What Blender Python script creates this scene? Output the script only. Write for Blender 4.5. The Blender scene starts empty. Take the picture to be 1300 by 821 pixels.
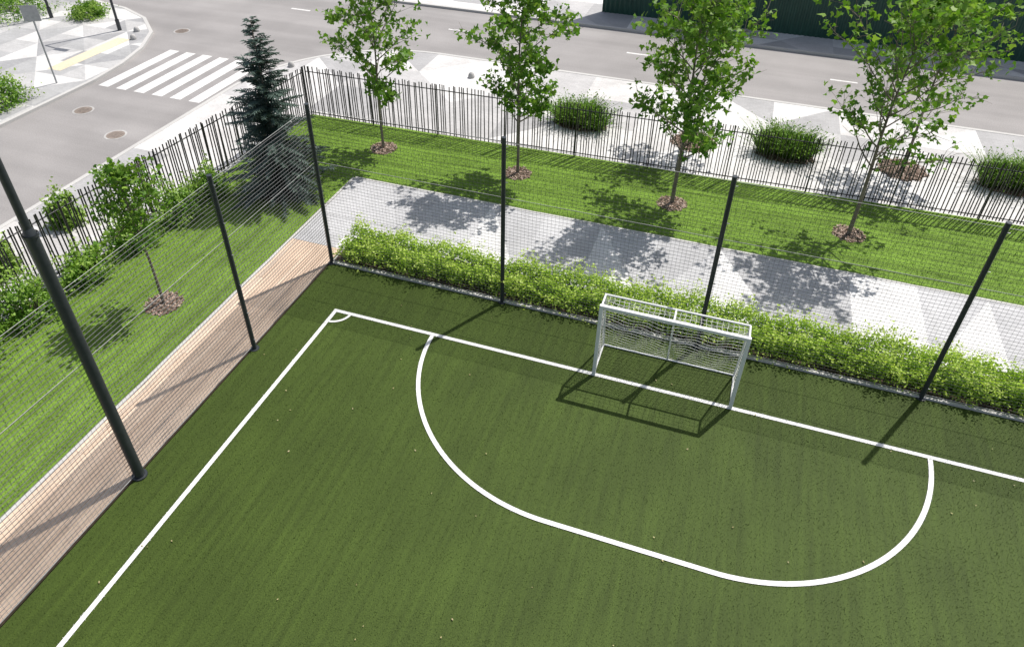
import bpy, math, random
import numpy as np
from mathutils import Vector, Matrix, noise as mn
random.seed(7); RS=np.random.RandomState(11)
sc=bpy.context.scene
col=sc.collection
# ------------------------------------------------------------------ helpers
def link(ob,parent=None):
    col.objects.link(ob)
    if parent: ob.parent=parent
    return ob
def empty(name,loc=(0,0,0)):
    e=bpy.data.objects.new(name,None); e.empty_display_size=0.2; e.location=loc; return link(e)
def mesh_np(name,V,F,mats,parent=None,rnd=None,smooth=False,midx=None):
    me=bpy.data.meshes.new(name)
    if isinstance(F,np.ndarray):
        m,k=F.shape
        me.vertices.add(len(V)); me.vertices.foreach_set('co',np.asarray(V,dtype=np.float32).ravel())
        me.loops.add(m*k); me.loops.foreach_set('vertex_index',F.astype(np.int32).ravel())
        me.polygons.add(m); me.polygons.foreach_set('loop_start',np.arange(0,m*k,k,dtype=np.int32))
        me.update(calc_edges=True)
    else:
        me.from_pydata([tuple(v) for v in V],[],F); me.update()
    if rnd is not None:
        a=me.attributes.new('rnd','FLOAT','FACE'); a.data.foreach_set('value',np.asarray(rnd,dtype=np.float32))
    if smooth: me.polygons.foreach_set('use_smooth',np.ones(len(me.polygons),dtype=bool))
    for mt in (mats if isinstance(mats,(list,tuple)) else [mats]): me.materials.append(mt)
    if midx is not None: me.polygons.foreach_set('material_index',np.asarray(midx,dtype=np.int32))
    ob=bpy.data.objects.new(name,me); return link(ob,parent)
def boxes(B):
    V=[];F=[]
    for (x0,x1,y0,y1,z0,z1) in B:
        b=len(V)
        V+=[(x0,y0,z0),(x1,y0,z0),(x1,y1,z0),(x0,y1,z0),(x0,y0,z1),(x1,y0,z1),(x1,y1,z1),(x0,y1,z1)]
        F+=[(b,b+3,b+2,b+1),(b+4,b+5,b+6,b+7),(b,b+1,b+5,b+4),(b+1,b+2,b+6,b+5),(b+2,b+3,b+7,b+6),(b+3,b,b+4,b+7)]
    return V,F
def segs(A,B,r,sides=4,r2=None):
    A=np.asarray(A,float);B=np.asarray(B,float);n=len(A)
    r=np.broadcast_to(np.asarray(r,float),(n,)); r2=r if r2 is None else np.broadcast_to(np.asarray(r2,float),(n,))
    D=B-A; D/= (np.linalg.norm(D,axis=1)[:,None]+1e-9)
    ref=np.where(np.abs(D[:,2:3])>0.9,np.array([[1.,0,0]]),np.array([[0,0,1.]]))
    U=np.cross(D,ref); U/=np.linalg.norm(U,axis=1)[:,None]; W=np.cross(D,U)
    V=np.zeros((n,sides*2,3))
    for k in range(sides):
        a=2*math.pi*(k+.5)/sides; o=U*math.cos(a)+W*math.sin(a)
        V[:,k]=A+o*r[:,None]; V[:,sides+k]=B+o*r2[:,None]
    F=np.array([[k,(k+1)%sides,sides+(k+1)%sides,sides+k] for k in range(sides)])
    FF=(F[None]+ (np.arange(n)*sides*2)[:,None,None]).reshape(-1,4)
    return V.reshape(-1,3),FF
def merge(parts):
    V=[];F=[];o=0
    for v,f in parts:
        v=np.asarray(v,float); V.append(v); F.append(np.asarray(f)+o); o+=len(v)
    return np.concatenate(V),np.concatenate(F)
def poly_prism(name,pts,z0,z1,mat,parent=None):
    n=len(pts); V=[(x,y,z0) for x,y in pts]+[(x,y,z1) for x,y in pts]
    F=[tuple(range(n,2*n))]+[(i,(i+1)%n,n+(i+1)%n,n+i) for i in range(n)]
    return mesh_np(name,V,F,mat,parent)
def sheet(name,x0,x1,y0,y1,z,mat,parent=None):
    return mesh_np(name,[(x0,y0,z),(x1,y0,z),(x1,y1,z),(x0,y1,z)],[(0,1,2,3)],mat,parent)
def ribbon(pts,w,z,closed=False):
    P=np.array(pts,float);n=len(P);T=np.zeros_like(P)
    for i in range(n):
        a=P[(i-1)%n] if (closed or i>0) else P[i]; b=P[(i+1)%n] if (closed or i<n-1) else P[i]
        T[i]=(b-a)/np.linalg.norm(b-a)
    N=np.stack([-T[:,1],T[:,0]],1)
    L=P+N*w/2;R=P-N*w/2
    V=[(p[0],p[1],z) for p in L]+[(p[0],p[1],z) for p in R]
    F=[[i,n+i,n+(i+1)%n,(i+1)%n] for i in range(n if closed else n-1)]
    return np.array(V),np.array(F)
LOBED=np.array([(0,0),(.3,-.1),(.55,.3),(.27,.38),(0,1.0),(-.27,.38),(-.55,.3),(-.3,-.1)])
OVAL=np.array([(0,0),(.28,.35),(.2,.75),(0,1),(-.2,.75),(-.28,.35)])
def leafset(P,size,outline,up=0.6,N0=None):
    P=np.asarray(P,float);n=len(P);k=len(outline)
    N=RS.normal(size=(n,3)); N/=np.linalg.norm(N,axis=1)[:,None]; N[:,2]+=up
    if N0 is not None: N+=N0
    N/=np.linalg.norm(N,axis=1)[:,None]
    T=RS.normal(size=(n,3)); T-=N*(T*N).sum(1)[:,None]; T/=np.linalg.norm(T,axis=1)[:,None]; S=np.cross(N,T)
    s=size*(0.6+0.8*RS.rand(n))
    V=P[:,None,:]+ (S[:,None,:]*outline[None,:,0:1]+T[:,None,:]*(outline[None,:,1:2]-.4))*s[:,None,None]
    V+= N[:,None,:]*(-0.35*np.abs(outline[None,:,0:1])*s[:,None,None])
    F=np.arange(n*k).reshape(n,k)
    return V.reshape(-1,3),F
def blades(x0,x1,y0,y1,dens,h,w,z,keep=None):
    n=int((x1-x0)*(y1-y0)*dens)
    X=x0+(x1-x0)*RS.rand(n);Y=y0+(y1-y0)*RS.rand(n)
    if keep is not None:
        m=keep(X,Y);X=X[m];Y=Y[m];n=len(X)
    a=RS.rand(n)*6.283; hh=h*(.5+.8*RS.rand(n)); la=RS.rand(n)*6.283; l=hh*.6*RS.rand(n)
    V=np.zeros((n,3,3)); dx=np.cos(a)*w/2;dy=np.sin(a)*w/2
    V[:,0]=np.stack([X-dx,Y-dy,np.full(n,z)],1);V[:,1]=np.stack([X+dx,Y+dy,np.full(n,z)],1)
    V[:,2]=np.stack([X+np.cos(la)*l,Y+np.sin(la)*l,z+hh],1)
    return V.reshape(-1,3),np.arange(n*3).reshape(n,3)
# ------------------------------------------------------------------ materials
def newmat(name):
    m=bpy.data.materials.new(name);m.use_nodes=True;nt=m.node_tree
    b=nt.nodes['Principled BSDF'];return m,nt,b
def nd(nt,t,**k):
    n=nt.nodes.new(t)
    for a,v in k.items(): setattr(n,a,v)
    return n
def math_(nt,op,a,b=None):
    n=nd(nt,'ShaderNodeMath',operation=op)
    for i,x in enumerate((a,b)):
        if x is None: continue
        if isinstance(x,(int,float)): n.inputs[i].default_value=x
        else: nt.links.new(x,n.inputs[i])
    return n.outputs[0]
def pos(nt,scale=(1,1,1)):
    g=nd(nt,'ShaderNodeNewGeometry'); mp=nd(nt,'ShaderNodeMapping'); mp.inputs['Scale'].default_value=scale
    nt.links.new(g.outputs['Position'],mp.inputs['Vector']); return mp.outputs[0]
def noise(nt,scale,detail=4,stretch=(1,1,1),rough=.55):
    n=nd(nt,'ShaderNodeTexNoise'); n.inputs['Scale'].default_value=scale;n.inputs['Detail'].default_value=detail;n.inputs['Roughness'].default_value=rough
    nt.links.new(pos(nt,stretch),n.inputs['Vector']); return n.outputs['Fac']
def ramp(nt,fac,stops,interp='LINEAR'):
    r=nd(nt,'ShaderNodeValToRGB');cr=r.color_ramp;cr.interpolation=interp
    while len(cr.elements)<len(stops): cr.elements.new(.5)
    for e,(p,c) in zip(cr.elements,stops): e.position=p;e.color=(c[0],c[1],c[2],1)
    nt.links.new(fac,r.inputs[0]); return r.outputs[0]
def g3(v): return (v,v,v)
def mul(nt,a,b,f=1.0,mode='MULTIPLY'):
    m=nd(nt,'ShaderNodeMix',data_type='RGBA',blend_type=mode);m.inputs[0].default_value=f
    nt.links.new(a,m.inputs[6]); 
    if isinstance(b,tuple): m.inputs[7].default_value=b
    else: nt.links.new(b,m.inputs[7])
    return m.outputs[2]
def bump(nt,b,h,strength=.3,dist=.02):
    n=nd(nt,'ShaderNodeBump');n.inputs['Strength'].default_value=strength;n.inputs['Distance'].default_value=dist
    nt.links.new(h,n.inputs['Height']);nt.links.new(n.outputs[0],b.inputs['Normal'])
def M(name,c1,c2,scale=6,rough=.8,bs=60,bst=.3,big=.15,spec=.3,metal=0,stretch=(1,1,1)):
    m,nt,b=newmat(name)
    c=ramp(nt,noise(nt,scale,4,stretch),[(.3,c1),(.7,c2)])
    if big: c=mul(nt,c,ramp(nt,noise(nt,.35,3),[(.3,g3(1-big)),(.7,g3(1+big*.3))]))
    nt.links.new(c,b.inputs['Base Color']);b.inputs['Roughness'].default_value=rough;b.inputs['Specular IOR Level'].default_value=spec;b.inputs['Metallic'].default_value=metal
    if bst: bump(nt,b,noise(nt,bs,2),bst,.01)
    return m
def leafmat(name,stops,trans=.35,rough=.5,patch=.25):
    m,nt,b=newmat(name)
    at=nd(nt,'ShaderNodeAttribute',attribute_name='rnd')
    c=ramp(nt,at.outputs['Fac'],stops)
    if patch: c=mul(nt,c,ramp(nt,noise(nt,1.3,2),[(.3,g3(1-patch)),(.7,g3(1))]))
    nt.links.new(c,b.inputs['Base Color']);b.inputs['Roughness'].default_value=rough;b.inputs['Specular IOR Level'].default_value=.3
    if trans:
        t=nd(nt,'ShaderNodeBsdfTranslucent');nt.links.new(mul(nt,c,(1.05,1.1,.5,1)),t.inputs[0])
        mx=nd(nt,'ShaderNodeMixShader');mx.inputs[0].default_value=trans
        nt.links.new(b.outputs[0],mx.inputs[1]);nt.links.new(t.outputs[0],mx.inputs[2]);nt.links.new(mx.outputs[0],nt.nodes['Material Output'].inputs[0])
    return m
def paving(name,a,b_,ox,oy,tones,bw=.2,bh=.1,seed=0.0):
    m,nt,b=newmat(name)
    g=nd(nt,'ShaderNodeNewGeometry');s=nd(nt,'ShaderNodeSeparateXYZ');nt.links.new(g.outputs['Position'],s.inputs[0])
    u=math_(nt,'DIVIDE',math_(nt,'SUBTRACT',s.outputs[0],ox),a);v=math_(nt,'DIVIDE',math_(nt,'SUBTRACT',s.outputs[1],oy),b_)
    iu=math_(nt,'FLOOR',u);iv=math_(nt,'FLOOR',v);fu=math_(nt,'SUBTRACT',u,iu);fv=math_(nt,'SUBTRACT',v,iv)
    par=math_(nt,'PINGPONG',math_(nt,'ADD',iu,iv),1.0)
    fu2=math_(nt,'ABSOLUTE',math_(nt,'SUBTRACT',par,fu))
    tri=math_(nt,'GREATER_THAN',fu2,fv)
    cb=nd(nt,'ShaderNodeCombineXYZ');nt.links.new(math_(nt,'ADD',iu,seed),cb.inputs[0]);nt.links.new(iv,cb.inputs[1]);nt.links.new(math_(nt,'MULTIPLY',tri,7.31),cb.inputs[2])
    wn=nd(nt,'ShaderNodeTexWhiteNoise',noise_dimensions='3D');nt.links.new(cb.outputs[0],wn.inputs[0])
    k=len(tones)
    c=ramp(nt,wn.outputs['Value'],[(i/k,t) for i,t in enumerate(tones)],'CONSTANT')
    br=nd(nt,'ShaderNodeTexBrick');br.inputs['Scale'].default_value=1;br.inputs['Brick Width'].default_value=bw;br.inputs['Row Height'].default_value=bh
    br.inputs['Mortar Size'].default_value=.004;br.inputs['Color1'].default_value=(1,1,1,1);br.inputs['Color2'].default_value=(.9,.9,.9,1);br.inputs['Mortar'].default_value=(.78,.77,.75,1)
    nt.links.new(g.outputs['Position'],br.inputs['Vector'])
    c=mul(nt,c,br.outputs['Color'])
    c=mul(nt,c,ramp(nt,noise(nt,.8,5),[(.3,g3(.86)),(.7,g3(1.05))]))
    c=mul(nt,c,ramp(nt,noise(nt,14,3),[(.3,g3(.92)),(.7,g3(1.05))]))
    nt.links.new(c,b.inputs['Base Color']);b.inputs['Roughness'].default_value=.8;b.inputs['Specular IOR Level'].default_value=.3
    return m
m_asph,nt,b=newmat('asphalt')
c=ramp(nt,noise(nt,25,4),[(.3,(.27,.255,.25)),(.7,(.35,.335,.325))])
c=mul(nt,c,ramp(nt,noise(nt,.35,4),[(.3,g3(.84)),(.7,g3(1.05))]))
c=mul(nt,c,ramp(nt,noise(nt,1.1,3,(.04,1,1)),[(.35,g3(.9)),(.65,g3(1.04))]))
nt.links.new(c,b.inputs['Base Color']);b.inputs['Roughness'].default_value=.8;b.inputs['Specular IOR Level'].default_value=.3
m_pave=paving('paving_triangles',2.4,2.4,.3,10.0,[(.63,.615,.6),(.52,.51,.505),(.69,.68,.665),(.42,.415,.415),(.65,.64,.625)])
m_path=paving('path_paving',1.7,3.02,.3,2.93,[(.5,.5,.51),(.76,.755,.75),(.55,.55,.56),(.46,.46,.47),(.74,.735,.73)],seed=3.0)
m_kerb=M('granite_kerb',(.46,.45,.43),(.58,.57,.55),scale=40,big=.1)
m_white=M('white_paint',(.72,.72,.7),(.82,.82,.8),scale=12,rough=.6,big=.05,bst=.15)
m_roadw=M('road_marking',(.6,.59,.57),(.82,.81,.79),scale=9,rough=.7,big=.15)
m_frame=M('goal_white_enamel',(.78,.78,.77),(.84,.84,.83),scale=4,rough=.3,big=0,bst=0,spec=.5)
m_cord=M('net_cord_white',(.7,.7,.68),(.8,.8,.78),scale=20,rough=.8,big=0,bst=0)
m_post=M('powder_coated_steel',(.028,.033,.038),(.04,.046,.052),scale=10,rough=.38,big=0,bst=0,spec=.5)
m_net=M('net_cord_dark',(.1,.1,.1),(.17,.17,.17),scale=8,rough=.7,big=0,bst=0)
m_rope=M('rope_light',(.36,.36,.35),(.46,.46,.44),scale=8,rough=.7,big=0,bst=0)
m_bar=M('fence_black_paint',(.018,.018,.02),(.03,.03,.032),scale=10,rough=.4,big=0,bst=0,spec=.5)
m_earth=M('soil',(.05,.035,.022),(.1,.07,.045),scale=20,bs=50,bst=.6)
m_mulch=leafmat('bark_mulch',[(0,(.16,.09,.06)),(.5,(.36,.25,.19)),(1,(.52,.4,.32))],0)
m_bark=M('bark',(.13,.11,.085),(.28,.235,.19),scale=14,stretch=(1,1,.2),bs=30,bst=.6)
m_conc=M('concrete',(.38,.37,.36),(.5,.49,.47),scale=12)
m_iron=M('cast_iron',(.2,.165,.145),(.3,.25,.21),scale=12,rough=.6)
m_alu=M('galvanised_steel',(.35,.36,.37),(.45,.46,.47),scale=8,rough=.45,metal=.4,big=0,bst=0)
m_cream=M('tactile_paving',(.6,.52,.37),(.72,.63,.46),scale=12)
m_leaf=leafmat('maple_leaf',[(0,(.075,.195,.02)),(.5,(.155,.32,.035)),(1,(.3,.46,.08))],.45)
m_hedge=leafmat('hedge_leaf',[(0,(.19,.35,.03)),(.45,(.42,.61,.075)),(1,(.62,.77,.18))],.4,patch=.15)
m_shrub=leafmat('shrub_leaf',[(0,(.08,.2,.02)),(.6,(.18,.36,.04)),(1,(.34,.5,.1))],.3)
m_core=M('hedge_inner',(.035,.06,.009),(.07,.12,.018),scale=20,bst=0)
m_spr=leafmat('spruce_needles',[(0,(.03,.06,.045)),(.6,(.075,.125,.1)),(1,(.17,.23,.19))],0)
m_blade=leafmat('lawn_blades',[(0,(.12,.225,.03)),(.6,(.2,.335,.055)),(1,(.3,.42,.1))],0,patch=0)
m_tblade=leafmat('turf_fibres',[(0,(.03,.055,.008)),(.6,(.06,.1,.018)),(1,(.125,.17,.05))],0,.35,patch=0)
m_wblade=leafmat('white_turf_fibres',[(0,(.66,.66,.64)),(1,(.85,.85,.83))],0,.6,patch=0)
m_litter=leafmat('dry_leaf',[(0,(.3,.25,.12)),(1,(.5,.45,.22))],0)
m_turf,nt,b=newmat('artificial_turf')
c=ramp(nt,noise(nt,55,4,rough=.75),[(.34,(.018,.036,.004)),(.66,(.075,.112,.018))])
c=mul(nt,c,ramp(nt,noise(nt,9,4,(1,.05,1)),[(.3,g3(.8)),(.7,g3(1.16))]))
c=mul(nt,c,ramp(nt,noise(nt,.45,3),[(.3,g3(.86)),(.7,g3(1.13))]))
nt.links.new(c,b.inputs['Base Color']);b.inputs['Roughness'].default_value=.7;b.inputs['Specular IOR Level'].default_value=.2
def lawnmat(name,st):
    m,nt,b=newmat(name)
    c=ramp(nt,noise(nt,30,4),[(.3,(.095,.18,.018)),(.7,(.19,.305,.045))])
    c=mul(nt,c,ramp(nt,noise(nt,5,3,st),[(.35,g3(.66)),(.6,g3(1.1))]))
    c=mul(nt,c,ramp(nt,noise(nt,.7,3),[(.3,g3(.84)),(.7,g3(1.1))]))
    nt.links.new(c,b.inputs['Base Color']);b.inputs['Roughness'].default_value=.8;b.inputs['Specular IOR Level'].default_value=.15
    return m
m_lawn=lawnmat('lawn_rows_x',(.05,1,1)); m_lawn2=lawnmat('lawn_rows_y',(1,.05,1))
m_deck,nt,b=newmat('deck_boards')
at=nd(nt,'ShaderNodeAttribute',attribute_name='rnd')
c=ramp(nt,at.outputs['Fac'],[(0,(.6,.44,.32)),(1,(.74,.57,.43))])
c=mul(nt,c,ramp(nt,noise(nt,18,4,(1,.08,1)),[(.3,g3(.88)),(.7,g3(1.06))]))
c=mul(nt,c,ramp(nt,noise(nt,1.0,3),[(.3,g3(.88)),(.7,g3(1.05))]))
nt.links.new(c,b.inputs['Base Color']);b.inputs['Roughness'].default_value=.65
m_corr=M('green_sheet_metal',(.012,.06,.042),(.018,.078,.055),scale=2,rough=.4,bst=0,spec=.5)
# ------------------------------------------------------------------ ground
sheet('ground',-900,900,-900,900,-.16,M('far_ground',(.09,.11,.05),(.16,.17,.09),scale=.5,bst=0))
sheet('asphalt_road',-70,90,-60,60,-.12,m_asph)
arc=[(-4.5+6.3*math.cos(a),10.7+6.3*math.sin(a)) for a in np.linspace(math.pi/2,math.pi,12)]
site=[(-10.8,-50),(80,-50),(80,17.0)]+arc
poly_prism('pavement',site,-.16,-.02,m_pave)
isl=[(-16.5,9.4),(-16.75,11.2),(-17.3,13.0),(-18.3,14.8),(-20,16.3),(-22,17.2),(-25,17.8),(-65,18),(-65,-50),(-16.5,-50)]
poly_prism('pavement',isl,-.16,-.02,paving('corner_paving',1.3,1.3,.2,.1,[(.36,.36,.365),(.5,.495,.49),(.66,.65,.635),(.42,.42,.42)]))
poly_prism('pavement',[(-65,23.4),(80,23.4),(80,58),(-65,58)],-.16,-.02,m_pave)
def kerb(pts,closed=False):
    V,F=ribbon(pts,.16,-.008,closed); 
    n=len(pts); V2=V.copy(); V2[:,2]=-.16
    W=np.concatenate([V,V2]); fs=[list(f) for f in F]
    m2=len(V)
    for i in range(n if closed else n-1):
        j=(i+1)%n
        fs.append([i,j,m2+j,m2+i]); fs.append([n+i,m2+n+i,m2+n+j,n+j])
    return mesh_np('kerb',W,[tuple(f) for f in fs],m_kerb)
k1=[(80,17.03)]+[(x,17.03) for x in (40,10,-2)]+[(-4.5+6.33*math.cos(a),10.7+6.33*math.sin(a)) for a in np.linspace(math.pi/2,math.pi,14)]+[(-10.83,0),(-10.83,-50)]
kerb(k1)
kerb([(x+.03,y) for x,y in ([(-16.5,-50),(-16.5,0)]+isl[:8])])
kerb([(-65,23.37),(80,23.37)])
V=[];F=[]
def quad(x0,x1,y0,y1,z):
    b=len(V);V.extend([(x0,y0,z),(x1,y0,z),(x1,y1,z),(x0,y1,z)]);F.append((b,b+1,b+2,b+3))
for i in range(7):
    x=-16.05+i*.87; quad(x,x+.49,9.15,13.4,-.116)
mesh_np('crosswalk_marking',V,F,m_roadw)
V=[];F=[]
for i in range(-5,8): x=-5.5+8.8*i; quad(x,x+1.1,20.38,20.52,-.116)
mesh_np('lane_marking',V,F,m_roadw)
sheet('tactile_strip',-19.1,-18.4,9.6,13.6,-.015,m_cream)
def manhole(x,y,z=-.12):
    e=empty('manhole_cover',(x,y,z))
    n=28;V=[(.38*math.cos(t*2*math.pi/n),.38*math.sin(t*2*math.pi/n),.006) for t in range(n)]
    V+=[(.31*math.cos(t*2*math.pi/n),.31*math.sin(t*2*math.pi/n),.006) for t in range(n)]
    mesh_np('rim',V,[(i,(i+1)%n,n+(i+1)%n,n+i) for i in range(n)],m_conc,e)
    V=[(.31*math.cos(t*2*math.pi/n),.31*math.sin(t*2*math.pi/n),.012) for t in range(n)]
    mesh_np('lid',V,[tuple(range(n))],m_iron,e)
    v,f=boxes([(-.2,.2,-.17+.08*k,-.14+.08*k,.0125,.02) for k in range(5)]);mesh_np('ribs',v,f,m_iron,e)
manhole(-14.8,7.1);manhole(-12.2,5.9);manhole(-17.2,15.6)
# ------------------------------------------------------------------ lawn, path, deck, pitch
mesh_np('lawn',[(-6.6,5.98,-.006),(60,5.98,-.006),(60,11.4,-.006),(-6.5,9.6,-.006)],[(0,1,2,3)],m_lawn)
mesh_np('lawn',[(-9.6,-40,-.006),(-2.75,-40,-.006),(-2.75,5.98,-.006),(-6.75,5.98,-.006)],[(0,1,2,3)],m_lawn2)
mesh_np('lawn',[(-6.75,5.98,-.010),(-6.6,5.98,-.010),(-6.5,9.6,-.010)],[(0,1,2)],m_lawn)
sheet('garden_path',-2.70,60,2.35,5.95,-.002,m_path)
v,f=blades(-6.5,20,6.0,10.1,420,.05,.014,-.006,lambda X,Y:Y<9.45+.03*(X+6.5)); 
v2,f2=blades(-7.2,-2.8,-10,6,380,.05,.014,-.006,lambda X,Y:X>-6.95+.09*(Y-5.6)*1.0)
V_,F_=merge([(v,f),(v2,f2)]);mesh_np('lawn_grass',V_,F_,m_blade,rnd=RS.rand(len(F_)))
B=[];R_=[]
w=(2.70-1.17)/11
for i in range(11):
    y=-40+RS.rand()*2.5
    while y<2.33:
        y2=min(y+3.0,2.33)
        B.append((-2.70+i*w,-2.70+(i+1)*w-.008,y,y2-.006,-.03,.012));R_+= [RS.rand()]*6;y=y2
e=empty('wooden_deck');V,F=boxes(B);mesh_np('boards',V,F,m_deck,e,rnd=R_)
sheet('underlay',-2.705,-1.15,-40,2.345,-.018,m_core,e)
V,F=boxes([(-2.79,-2.71,-40,5.95,-.05,.015),(-2.71,60,5.95,6.02,-.05,.012)]);mesh_np('path_edging',V,F,m_kerb)
V,F=boxes([(-1.14,60,1.67,1.75,-.05,.05)]);mesh_np('pitch_kerb',V,F,m_kerb)
V,F=boxes([(-1.16,-1.12,-40,1.66,-.05,.014)]);mesh_np('pitch_kerb',V,F,m_earth)
sheet('soil_bed',-1.1,60,1.75,2.9,.003,m_earth)
sheet('artificial_turf_pitch',-1.12,45,-40,1.67,0,m_turf)
R=3.93;gx=6.549
L=.092
lines=[]
lines.append(ribbon([(-.05,0),(45,0)],L,.010))
lines.append(ribbon([(0,-.05),(0,-40)],L,.0125))
D=[(gx-R*math.cos(a),-R*math.sin(a)) for a in np.linspace(0.015,math.pi/2,40)]+[(gx+3+R*math.sin(a),-R*math.cos(a)) for a in np.linspace(0,math.pi/2-.015,40)]
lines.append(ribbon(D,L,.0145))
lines.append(ribbon([(.42*math.cos(a),-.42*math.sin(a)) for a in np.linspace(.12,math.pi/2-.12,12)],.065,.0145))
V_,F_=merge(lines);mesh_np('pitch_line_marking',V_,F_,m_white)
def lined(X,Y,w=.05):
    a=(np.abs(Y)<w)&(X>-.05)
    b=(np.abs(X)<w)&(Y<.05)
    d1=np.abs(np.hypot(X-gx,Y)-R)<w; c1=d1&(X<gx)&(Y<0)
    d2=np.abs(np.hypot(X-gx-3,Y)-R)<w; c2=d2&(X>gx+3)&(Y<0)
    c3=(np.abs(Y+R)<w)&(X>gx)&(X<gx+3)
    c4=(np.abs(np.hypot(X,Y)-.42)<.035)&(X>0)&(Y<0)
    return a|b|c1|c2|c3|c4
V_,F_=blades(-1.1,17.5,-9.5,1.66,700,.024,.009,0,lambda X,Y:~lined(X,Y,.040));mesh_np('turf_pile',V_,F_,m_tblade,rnd=RS.rand(len(F_)))
V_,F_=blades(-1.1,17.5,-9.5,1.64,1400,.028,.014,0,lambda X,Y:lined(X,Y,.058));mesh_np('line_pile',V_,F_,m_wblade,rnd=RS.rand(len(F_)))
n=70;P=np.stack([RS.rand(n)*17-1,RS.rand(n)*11-9.5,np.full(n,.03)],1)
V_,F_=leafset(P,.038,OVAL,3.0);mesh_np('fallen_leaves',V_,F_,m_litter,rnd=RS.rand(n))
# ------------------------------------------------------------------ football goal
e=empty('football_goal')
x0,x1=gx,gx+3.0;H=2.0
v,f=boxes([(x0-.04,x0+.04,-.04,.04,0,H-.04),(x1-.04,x1+.04,-.04,.04,0,H-.04),(x0-.04,x1+.04,-.04,.04,H-.04,H+.04)])
o=mesh_np('front_frame',v,f,m_frame,e);bv=o.modifiers.new('b','BEVEL');bv.width=.012;bv.segments=2
td,bd=.42,1.0;xm=(x0+x1)/2
S=[]
for x in (x0,x1):
    S+=[((x,0,H),(x,td,H)),((x,td,H),(x,bd,.03)),((x,0.04,.03),(x,bd,.03))]
S+=[((x0,td,H),(x1,td,H)),((x0,bd,.03),(x1,bd,.03)),((xm,0,H-.01),(xm,td,H-.01)),((xm,td,H),(xm,bd,.03))]
V_,F_=segs([s[0] for s in S],[s[1] for s in S],.022,8);mesh_np('back_frame',V_,F_,m_frame,e,smooth=True)
A=[];Bq=[]
def netpanel(c00,c10,c11,c01,nu,nv,sag=0):
    c00,c10,c11,c01=[np.array(c,float) for c in (c00,c10,c11,c01)]
    def P(u,v):
        q=c00*(1-u)*(1-v)+c10*u*(1-v)+c11*u*v+c01*(1-u)*v
        q=q+np.array([.012*math.sin(u*23+v*9),sag*math.sin(math.pi*u)*math.sin(math.pi*v)*(1+.4*math.sin(u*17)),.018*math.sin(u*31+v*13)-.03*abs(math.sin(u*math.pi*2))*math.sin(v*math.pi)]);return q
    G=[[P(i/nu,j/nv) for j in range(nv+1)] for i in range(nu+1)]
    for i in range(nu+1):
        for j in range(nv+1):
            if i<nu: A.append(G[i][j]);Bq.append(G[i+1][j])
            if j<nv: A.append(G[i][j]);Bq.append(G[i][j+1])
netpanel((x0,0,H),(x1,0,H),(x1,td,H-.02),(x0,td,H-.02),28,4)
netpanel((x0,td,H),(x1,td,H),(x1,bd,.05),(x0,bd,.05),28,18,-.12)
for x in (x0,x1): netpanel((x,0.03,H),(x,td,H),(x,bd,.05),(x,.03,.05),6,18)
V_,F_=segs(A,Bq,.0033,4);mesh_np('net',V_,F_,m_cord,e)
# ------------------------------------------------------------------ ball-stop net fence
PH=4.6
def post(x,y,h=PH,r=.052):
    e=empty('net_post',(x,y,0))
    V_,F_=segs([(0,0,0),(0,0,h),(0,0,0)],[(0,0,h),(0,0,h+.02),(0,0,.014)],[r,r*1.05,.11],16)
    mesh_np('tube',V_,F_,m_post,e,smooth=True)
    n=16;mesh_np('cap',[(r*1.05*math.cos(k*6.2832/n),r*1.05*math.sin(k*6.2832/n),h+.02) for k in range(n)],[tuple(range(n))],m_post,e)
    mesh_np('base_plate',[(.11*math.cos(k*6.2832/n),.11*math.sin(k*6.2832/n),.015) for k in range(n)],[tuple(range(n))],m_post,e)
    v,f=segs([(r,0,z) for z in (.3,1.1,1.9,2.7,3.5,4.4)],[(r+.05,0,z) for z in (.3,1.1,1.9,2.7,3.5,4.4)],.01,6);mesh_np('net_hooks',v,f,m_alu,e)
px=[-1.09+4.865*i for i in range(0,9)]
for x in px: post(x,1.70)
for y in (-1.82,-9.25,-12.95): post(-1.09,y)
e=empty('floodlight_pole',(-1.09,-5.53,0))
V_,F_=segs([(0,0,0),(0,0,5.62),(0,0,5.7),(0,0,0),(0,0,5.6),(0,0,9.9)],[(0,0,5.62),(0,0,5.74),(0,0,10.2),(0,0,.03),(0,0,5.64),(0,0,9.98)],[.098,.098,.062,.14,.115,.09],20,[.098,.064,.055,.14,.115,.09])
mesh_np('shaft',V_,F_,m_post,e,smooth=True)
n=20;mesh_np('base_plate',[(.14*math.cos(k*6.2832/n),.14*math.sin(k*6.2832/n),.031) for k in range(n)],[tuple(range(n))],m_post,e)
v,f=boxes([(-.7,.7,-.04,.04,9.9,9.98),(-.65,-.2,-.12,.22,9.985,10.1),(.2,.65,-.12,.22,9.985,10.1)]);mesh_np('floodlights',v,f,m_post,e)
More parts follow.
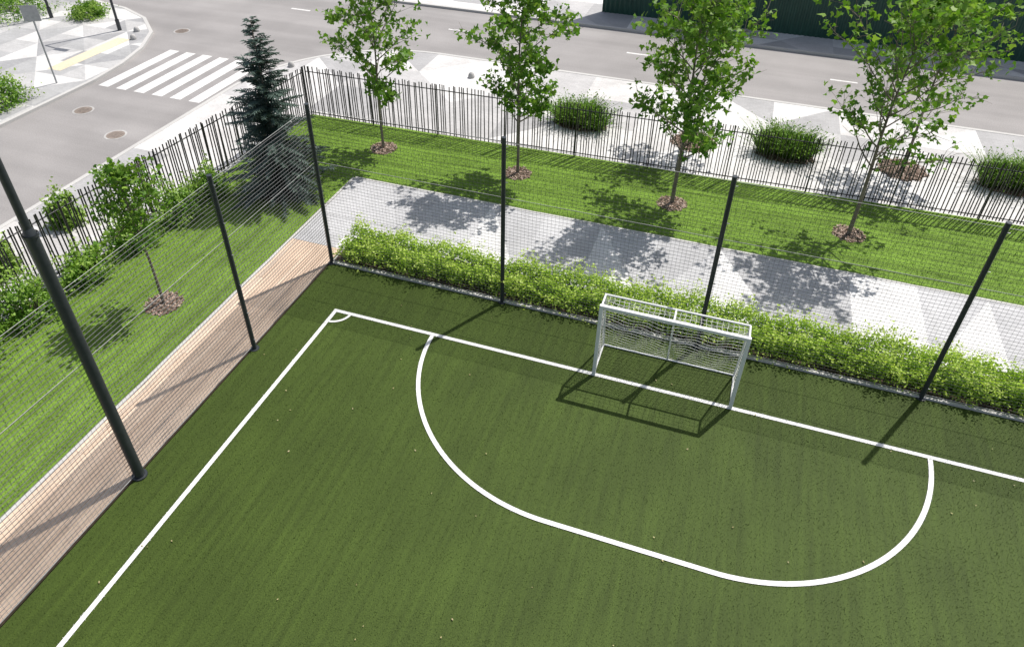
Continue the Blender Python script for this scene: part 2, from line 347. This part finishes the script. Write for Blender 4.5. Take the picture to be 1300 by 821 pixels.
def bignet(name,p,q,h,L,rh,rv,s):
    p=np.array(p,float);q=np.array(q,float);d=(q-p)/L
    nz=int(h/s);nx=int(L/s)
    A=[];B=[];step=.8
    for k in range(nz+1):
        z=.12+k*s
        if z>h: break
        nseg=int(L/step)
        for i in range(nseg):
            w=lambda t:.012*math.sin(t*3.1+k*.2)+.01*math.sin(t*7.7)
            a=p+d*(i*step);b_=p+d*((i+1)*step)
            A.append((a[0],a[1],z+w(i*step)));B.append((b_[0],b_[1],z+w((i+1)*step)))
    rr=[rh]*len(A)
    for i in range(nx+1):
        a=p+d*(i*s);A.append((a[0],a[1],.1));B.append((a[0],a[1],h));rr.append(rv)
    e=empty(name)
    V_,F_=segs(A,B,rr,3);mesh_np('mesh_cords',V_,F_,m_net,e)
    A=[];B=[]
    for z in (.12,1.6,3.1,h):
        A.append((p[0],p[1],z));B.append((q[0],q[1],z))
    V_,F_=segs(A,B,.0055,5);mesh_np('tension_ropes',V_,F_,m_rope,e)
bignet('ball_stop_net',(-1.09,1.70),(37.8,1.70),4.5,38.9,.0042,.0024,.09)
bignet('ball_stop_net',(-1.09,1.68),(-1.09,-12.95),4.5,14.6,.0075,.0022,.09)
# ------------------------------------------------------------------ metal bar fence
def barfence(p,q,h=1.92):
    p=np.array(p,float);q=np.array(q,float);L=np.linalg.norm(q-p);d=(q-p)/L
    e=empty('metal_bar_fence')
    A=[];B=[];rr=[]
    t=0
    while t<L:
        a=p+d*t;o=(RS.rand()-.5)*.07;nrm=np.array([-d[1],d[0]])*o;sl=d*(RS.rand()-.5)*.07
        A.append((a[0]+nrm[0],a[1]+nrm[1],.04));B.append((a[0]+nrm[0]+sl[0],a[1]+nrm[1]+sl[1],h-(0 if RS.rand()>.3 else .05)));rr.append(.019)
        t+=.09 if RS.rand()>.35 else .15
    V_,F_=segs(A,B,rr,4);mesh_np('bars',V_,F_,m_bar,e)
    A=[];B=[];rr=[]
    for z in (.14,h-.2): A.append((p[0],p[1],z));B.append((q[0],q[1],z));rr.append(.018)
    t=0
    while t<L+.1:
        a=p+d*t;A.append((a[0],a[1],-.03));B.append((a[0],a[1],h));rr.append(.026);t+=2.5
    V_,F_=segs(A,B,rr,4);mesh_np('rails_and_posts',V_,F_,m_bar,e)
barfence((-6.43,9.50),(45,11.05));barfence((-6.47,9.42),(-9.9,-30))
xs=np.arange(1.0,60,.06);V=[];F=[]
for i,x in enumerate(xs):
    y=25.5+(.045 if (i%4) in(1,2) else 0);V+=[(x,y,-.02),(x,y,4.6)]
for i in range(len(xs)-1):F.append((2*i,2*i+2,2*i+3,2*i+1))
e=empty('corrugated_metal_fence');mesh_np('sheets',V,F,m_corr,e)
V_,F_=boxes([(1+3*k,1.08+3*k,25.56,25.64,0,4.6) for k in range(20)]+[(1,60,25.49,25.56,4.6,4.66)]);mesh_np('posts_and_cap',V_,F_,m_corr,e)
# ------------------------------------------------------------------ vegetation
def nz(x,y,z,s): return mn.noise(Vector((x*s,y*s,z*s)))
def hedge(x0,x1,y0,y1,h,n):
    e=empty('hedge');yc=(y0+y1)/2;w=(y1-y0)/2
    X=x0+(x1-x0)*RS.rand(n);th=RS.rand(n)*math.pi
    cy=np.cos(th);sz=np.sin(th)
    cy=np.sign(cy)*np.abs(cy)**.6;sz=np.abs(sz)**.6
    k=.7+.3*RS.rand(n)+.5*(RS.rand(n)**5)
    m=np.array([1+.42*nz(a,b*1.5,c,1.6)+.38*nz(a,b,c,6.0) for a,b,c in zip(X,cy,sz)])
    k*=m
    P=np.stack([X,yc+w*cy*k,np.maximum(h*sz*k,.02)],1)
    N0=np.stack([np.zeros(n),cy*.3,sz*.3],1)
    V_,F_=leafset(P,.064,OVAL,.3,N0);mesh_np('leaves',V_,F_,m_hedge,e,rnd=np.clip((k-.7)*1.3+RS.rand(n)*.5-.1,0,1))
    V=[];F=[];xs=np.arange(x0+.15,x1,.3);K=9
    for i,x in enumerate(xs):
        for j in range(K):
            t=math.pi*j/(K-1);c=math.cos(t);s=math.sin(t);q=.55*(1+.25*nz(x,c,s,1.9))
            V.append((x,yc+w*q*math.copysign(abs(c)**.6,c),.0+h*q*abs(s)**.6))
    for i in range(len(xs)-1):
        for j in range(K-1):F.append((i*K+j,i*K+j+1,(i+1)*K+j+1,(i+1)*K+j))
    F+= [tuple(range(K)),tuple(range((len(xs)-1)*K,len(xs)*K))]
    mesh_np('inner_core',V,F,m_core,e)  # solid dark core added inside the leaves so the hedge is not see-through
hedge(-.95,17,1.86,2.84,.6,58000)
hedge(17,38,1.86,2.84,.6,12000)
def shrub(c,rx,ry,h,n,size=.08,mat=None,name='shrub'):
    e=empty(name,(c[0],c[1],0))
    d=RS.normal(size=(n,3));d[:,2]=np.abs(d[:,2]);d/=np.linalg.norm(d,axis=1)[:,None]
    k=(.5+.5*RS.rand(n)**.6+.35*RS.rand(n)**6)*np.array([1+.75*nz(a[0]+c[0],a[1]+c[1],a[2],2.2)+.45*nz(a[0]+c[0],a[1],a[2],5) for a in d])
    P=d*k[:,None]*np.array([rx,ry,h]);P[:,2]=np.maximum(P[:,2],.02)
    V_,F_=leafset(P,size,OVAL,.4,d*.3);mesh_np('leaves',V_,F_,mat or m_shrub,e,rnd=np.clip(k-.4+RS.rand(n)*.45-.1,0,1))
    A=[(0,0,0)]*14;B=[(rx*.7*math.cos(t),ry*.7*math.sin(t),h*.75) for t in RS.rand(14)*6.28]
    V_,F_=segs(A,B,.012,4,.004);mesh_np('stems',V_,F_,m_bark,e)
def tuft(c,rx,ry,h,n):
    e=empty('ornamental_grass',(c[0],c[1],0))
    # several separate clumps planted in a bed
    cx=np.array([-.75,-.35,.05,.45,.8])*rx+RS.randn(5)*.05;cyy=(RS.rand(5)-.5)*ry;ch=h*(.65+.5*RS.rand(5))
    i=RS.randint(0,5,n);X=cx[i]+RS.randn(n)*.09;Y=cyy[i]+RS.randn(n)*.09
    dx=(X-cx[i])*1.5;dy=(Y-cyy[i])*1.5
    hh=ch[i]*(.55+.5*RS.rand(n));A=np.stack([X,Y,np.zeros(n)],1);Bm=A+np.stack([dx+RS.randn(n)*.05,dy+RS.randn(n)*.05,hh*.65],1);C=Bm+np.stack([dx*1.2+RS.randn(n)*.09,dy*1.2+RS.randn(n)*.09,hh*.3],1)
    V_,F_=segs(np.concatenate([A,Bm]),np.concatenate([Bm,C]),.009,3,np.concatenate([np.full(n,.009),np.full(n,.002)]))
    mesh_np('blades',V_,F_,m_shrub,e,rnd=np.repeat(np.concatenate([.2+RS.rand(n)*.5,.5+.5*RS.rand(n)]),3))
    P=np.concatenate([C,Bm[::2]])+RS.randn(n+len(Bm[::2]),3)*.04;V_,F_=leafset(P,.07,OVAL,.4);mesh_np('leaves',V_,F_,m_shrub,e,rnd=.25+.75*RS.rand(len(P)))
def mulch(x,y,r,n=260,z=0,ry=1):
    e=empty('bark_mulch_ring',(x,y,z))
    K=26;V=[(0,0,.035)]+[(r*(1+.1*math.sin(k*2.3)+.06*math.sin(k*5.1))*math.cos(k*6.2832/K),ry*r*(1+.1*math.sin(k*2.3))*math.sin(k*6.2832/K),.004) for k in range(K)]
    mesh_np('soil',V,[(0,1+k,1+(k+1)%K) for k in range(K)],m_earth,e)
    a=RS.rand(n)*6.28;q=r*1.1*np.sqrt(RS.rand(n));P=np.stack([q*np.cos(a),ry*q*np.sin(a),.045-.03*q/r+.01*RS.rand(n)],1)
    V_,F_=leafset(P,.075,OVAL,1.8);mesh_np('bark_chips',V_,F_,m_mulch,e,rnd=RS.rand(n))
def tree(loc,H,cr,z0,nl,r0=.055,leaf=.155,lean=(0,0),seed=1,per=9,sparse=1.0,name='maple_tree'):
    rs=np.random.RandomState(seed);e=empty(name,(loc[0],loc[1],0))
    A=[];B=[];ra=[];rb=[];LP=[]
    def poly(pts,r1,r2):
        n=len(pts)-1
        for i in range(n):
            A.append(pts[i]);B.append(pts[i+1]);ra.append(r1+(r2-r1)*i/n);rb.append(r1+(r2-r1)*(i+1)/n)
    wob=rs.rand(4)*6
    def T(z):
        t=z/H;return np.array([lean[0]*t+.07*math.sin(z*1.1+wob[0])*t,lean[1]*t+.07*math.sin(z*1.3+wob[1])*t,z])
    poly([T(z) for z in np.linspace(0,H*.96,14)],r0,.008)
    for i in range(nl):
        t=(i+.5)/nl;z=z0+(H*.95-z0)*t**1.05+rs.randn()*.06
        az=i*2.399+rs.randn()*.35
        prof=(math.sin(math.pi*min(1,(t*.82+.16)))**.7)
        ln=cr*prof*(.65+.6*rs.rand())
        up=.6+.55*t+rs.rand()*.2
        d=np.array([math.cos(az),math.sin(az),up]);p=T(z);pts=[p]
        ns=6
        for k in range(ns):
            d=d/np.linalg.norm(d);p=p+d*ln*1.15/ns;pts.append(p)
            d=d+rs.randn(3)*.13+np.array([0,0,.03 if k<3 else -.1])
        poly(pts,r0*.36*(1-.55*t)+.004,.004)
        for k in range(1,ns+1):
            nt_=1 if k<3 else 3
            for _ in range(nt_):
                dd=rs.randn(3);dd[2]=abs(dd[2])*.6;dd+=(pts[k]-pts[k-1])/np.linalg.norm(pts[k]-pts[k-1])*.9;dd/=np.linalg.norm(dd)
                tl=ln*(.18+.25*rs.rand())+.08;q0=pts[k];q1=q0+dd*tl*.55;q2=q1+(dd+rs.randn(3)*.3)*tl*.45
                poly([q0,q1,q2],.007,.003)
                if rs.rand()<sparse:
                    m=per if k>=2 else per//2
                    cl=q0+(q2-q0)*(.7+.4*rs.rand())
                    for _ in range(m):
                        base=cl if rs.rand()<.6 else q0+(q2-q0)*rs.rand();LP.append(base+rs.randn(3)*np.array([.11,.11,.08]))
    V_,F_=segs(A,B,ra,6,rb);mesh_np('trunk_and_limbs',V_,F_,m_bark,e,smooth=True)
    LP=np.array(LP);LP=LP[LP[:,2]>z0*.6]
    V_,F_=leafset(LP,leaf,LOBED,.7);mesh_np('leaves',V_,F_,m_leaf,e,rnd=np.clip(rs.rand(len(LP))*.8+.2*(LP[:,2]/H),0,1))
    return e
tree((-2.77,8.09),6.3,1.5,1.6,24,seed=3,per=7,sparse=.82)
tree((2.11,8.03),6.7,1.5,1.6,27,seed=5,per=8,sparse=.82)
tree((7.16,7.91),7.0,1.95,1.6,32,seed=8,per=9,r0=.065,sparse=.82)
tree((12.28,7.99),6.6,2.0,2.0,25,seed=12,per=6,r0=.065,sparse=.75)
tree((-4.16,-1.19),3.8,.85,1.7,14,seed=21,per=7,r0=.042,leaf=.1,name='young_tree')
tree((14.17,12.73),5.6,1.6,2.0,18,seed=31,per=6,sparse=.8)
tree((7.3,12.3),5.6,1.5,2.2,16,seed=33,per=6,sparse=.8)
for x,y in ((-2.77,8.09),(2.11,8.03),(7.16,7.91),(12.28,7.99),(-4.16,-1.19)): mulch(x,y,.42,320)
for x,y in ((14.17,12.73),(7.3,12.3)): mulch(x,y,.75,500)
for x,y in ((3.15,12.3),(10.37,12.4),(17.4,12.7),(24.5,12.9)):
    mulch(x,y,.95,420,ry=.6);tuft((x,y),.85,.42,.95,1500)
for x,y,r,h in ((-6.3,3.5,.65,.85),(-6.35,2.2,.7,.9),(-6.55,.6,.75,.9),(-6.7,-1.0,.7,.8),(-6.8,-2.6,.85,1.1),(-6.9,-4.2,.9,1.2),(-6.9,-6.0,1.0,1.2)):
    shrub((x,y),r*.72,r,h,3000,.08)
for x,y,r,h in ((-9.2,.8,.4,.8),(-9.0,-1.6,.45,.8),(-17.9,6.3,.9,1.0),(-19.6,5.0,1.0,1.0),(-26.2,14.6,1.6,1.1),(-28.5,15.4,1.4,1.2),(-22.6,15.6,.8,.6)):
    shrub((x,y),r,r,h,2600,.1)
def spruce(loc,H,R):
    e=empty('spruce_tree',(loc[0],loc[1],0));rs=np.random.RandomState(4)
    A=[];B=[];ra=[];rb=[];P0=[];P1=[];rn=[]
    A.append((0,0,0));B.append((0,0,H*.97));ra.append(.08);rb.append(.008)
    z=.15
    while z<H*.97:
        t=z/H;r=R*(1-t)**.8+.06;nb=int(6+8*(1-t))
        for i in range(nb):
            a=rs.rand()*6.283;l=r*(.6+.55*rs.rand());dz=-.1*l+.45*t*l
            c=np.array([math.cos(a),math.sin(a),0]);s=np.array([-c[1],c[0],0]);b0=np.array([0,0,z+rs.randn()*.04])
            tip=b0+c*l+np.array([0,0,dz]);A.append(b0);B.append(tip);ra.append(.012);rb.append(.004)
            nt_=max(4,int(l/.055))
            for k in range(nt_):
                f=(k+.6)/nt_
                for sd in (-1,1):
                    q=b0+(tip-b0)*f+np.array([0,0,.05*math.sin(f*3)]);ll=(.10+.26*(1-f)*min(1,l))*(.7+.5*rs.rand())
                    dd=c*.75+s*sd*(.8+.3*rs.randn())+np.array([0,0,-.15+.2*rs.randn()]);dd/=np.linalg.norm(dd)
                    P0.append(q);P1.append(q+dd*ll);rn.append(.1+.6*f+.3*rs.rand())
        z+=.17
    V_,F_=segs(A,B,ra,5,rb);mesh_np('trunk_and_limbs',V_,F_,m_bark,e)
    V_,F_=segs(P0,P1,.022,3,.005);mesh_np('needles',V_,F_,m_spr,e,rnd=np.repeat(rn,3))
spruce((-4.4,4.5),5.45,1.6)
mulch(-4.4,4.5,.7)
# ------------------------------------------------------------------ street furniture
def bollard(x,y):
    e=empty('concrete_bollard',(x,y,-.02));V=[];F=[];n=16;prof=[(.13,0),(.14,.04),(.13,.1),(.105,.17),(.06,.22),(.015,.235)]
    for r,z in prof:
        V+=[(r*math.cos(k*6.2832/n),r*math.sin(k*6.2832/n),z) for k in range(n)]
    for j in range(len(prof)-1):
        for k in range(n):F.append((j*n+k,j*n+(k+1)%n,(j+1)*n+(k+1)%n,(j+1)*n+k))
    F.append(tuple((len(prof)-1)*n+k for k in range(n)));mesh_np('dome',V,F,m_conc,e,smooth=True)
for x,y in ((-9.8,13.4),(-10.15,12.5),(-2.2,15.0),(-18.3,13.7),(-18.9,14.6)): bollard(x,y)
e=empty('traffic_sign',(-17.53,8.58,-.02))
V_,F_=segs([(0,0,0)],[(0,0,3.15)],.035,10);mesh_np('pole',V_,F_,m_alu,e,smooth=True)
v,f=boxes([(-.3,.3,-.055,-.04,2.5,3.1),(-.25,.25,-.04,-.03,2.6,2.63),(-.25,.25,-.04,-.03,2.95,2.98)]);o=mesh_np('sign_plate',v,f,m_alu,e);o.rotation_euler[2]=.5
def lamp(x,y):
    e=empty('street_lamp',(x,y,-.02))
    V_,F_=segs([(0,0,0),(0,0,.5),(0,0,5.6)],[(0,0,.5),(0,0,5.6),(1.0,0,5.9)],[.09,.06,.04],12,[.09,.045,.03]);mesh_np('pole',V_,F_,m_post,e,smooth=True)
    v,f=boxes([(.8,1.5,-.12,.12,5.88,5.97)]);mesh_np('lamp_head',v,f,m_post,e)
lamp(-19.75,14.44);lamp(-24.1,14.7)
# ------------------------------------------------------------------ light
az,el=math.radians(29.5),math.radians(60.3)
sd=Vector((math.sin(az)*math.cos(el),math.cos(az)*math.cos(el),math.sin(el)))
l=bpy.data.lights.new('sun','SUN');l.energy=5.0;l.angle=math.radians(.5);l.color=(1,.955,.9)
lo=bpy.data.objects.new('sun',l);lo.rotation_euler=sd.to_track_quat('Z','Y').to_euler();link(lo);lo.location=(0,0,30)
w=bpy.data.worlds.new('World');sc.world=w;w.use_nodes=True;nt=w.node_tree
sk=nt.nodes.new('ShaderNodeTexSky');sk.sky_type='NISHITA';sk.sun_disc=False;sk.sun_elevation=el;sk.sun_rotation=az;sk.dust_density=2.0;sk.ozone_density=.8
hs=nt.nodes.new('ShaderNodeHueSaturation');hs.inputs['Saturation'].default_value=.7
nt.links.new(sk.outputs[0],hs.inputs['Color']);nt.links.new(hs.outputs[0],nt.nodes['Background'].inputs[0]);nt.nodes['Background'].inputs[1].default_value=.125
sc.view_settings.view_transform='Standard';sc.view_settings.look='None';sc.view_settings.exposure=0
# ------------------------------------------------------------------ camera
pitch,yaw,roll=map(math.radians,(35.7745,-17.8332,1.1478))
fw=Vector((math.sin(yaw)*math.cos(pitch),math.cos(yaw)*math.cos(pitch),-math.sin(pitch)))
r=Vector((math.cos(yaw),-math.sin(yaw),0));u=r.cross(fw)
r2=r*math.cos(roll)+u*math.sin(roll);u2=-r*math.sin(roll)+u*math.cos(roll)
ca=bpy.data.cameras.new('camera');ca.sensor_width=36;ca.lens=910.914/1300*36;ca.shift_y=-(410.5-316.04)/1300;ca.clip_end=3000
co=bpy.data.objects.new('camera',ca);link(co)
co.matrix_world=Matrix(((r2.x,u2.x,-fw.x,8.2629),(r2.y,u2.y,-fw.y,-11.526),(r2.z,u2.z,-fw.z,11.7166),(0,0,0,1)))
sc.camera=co
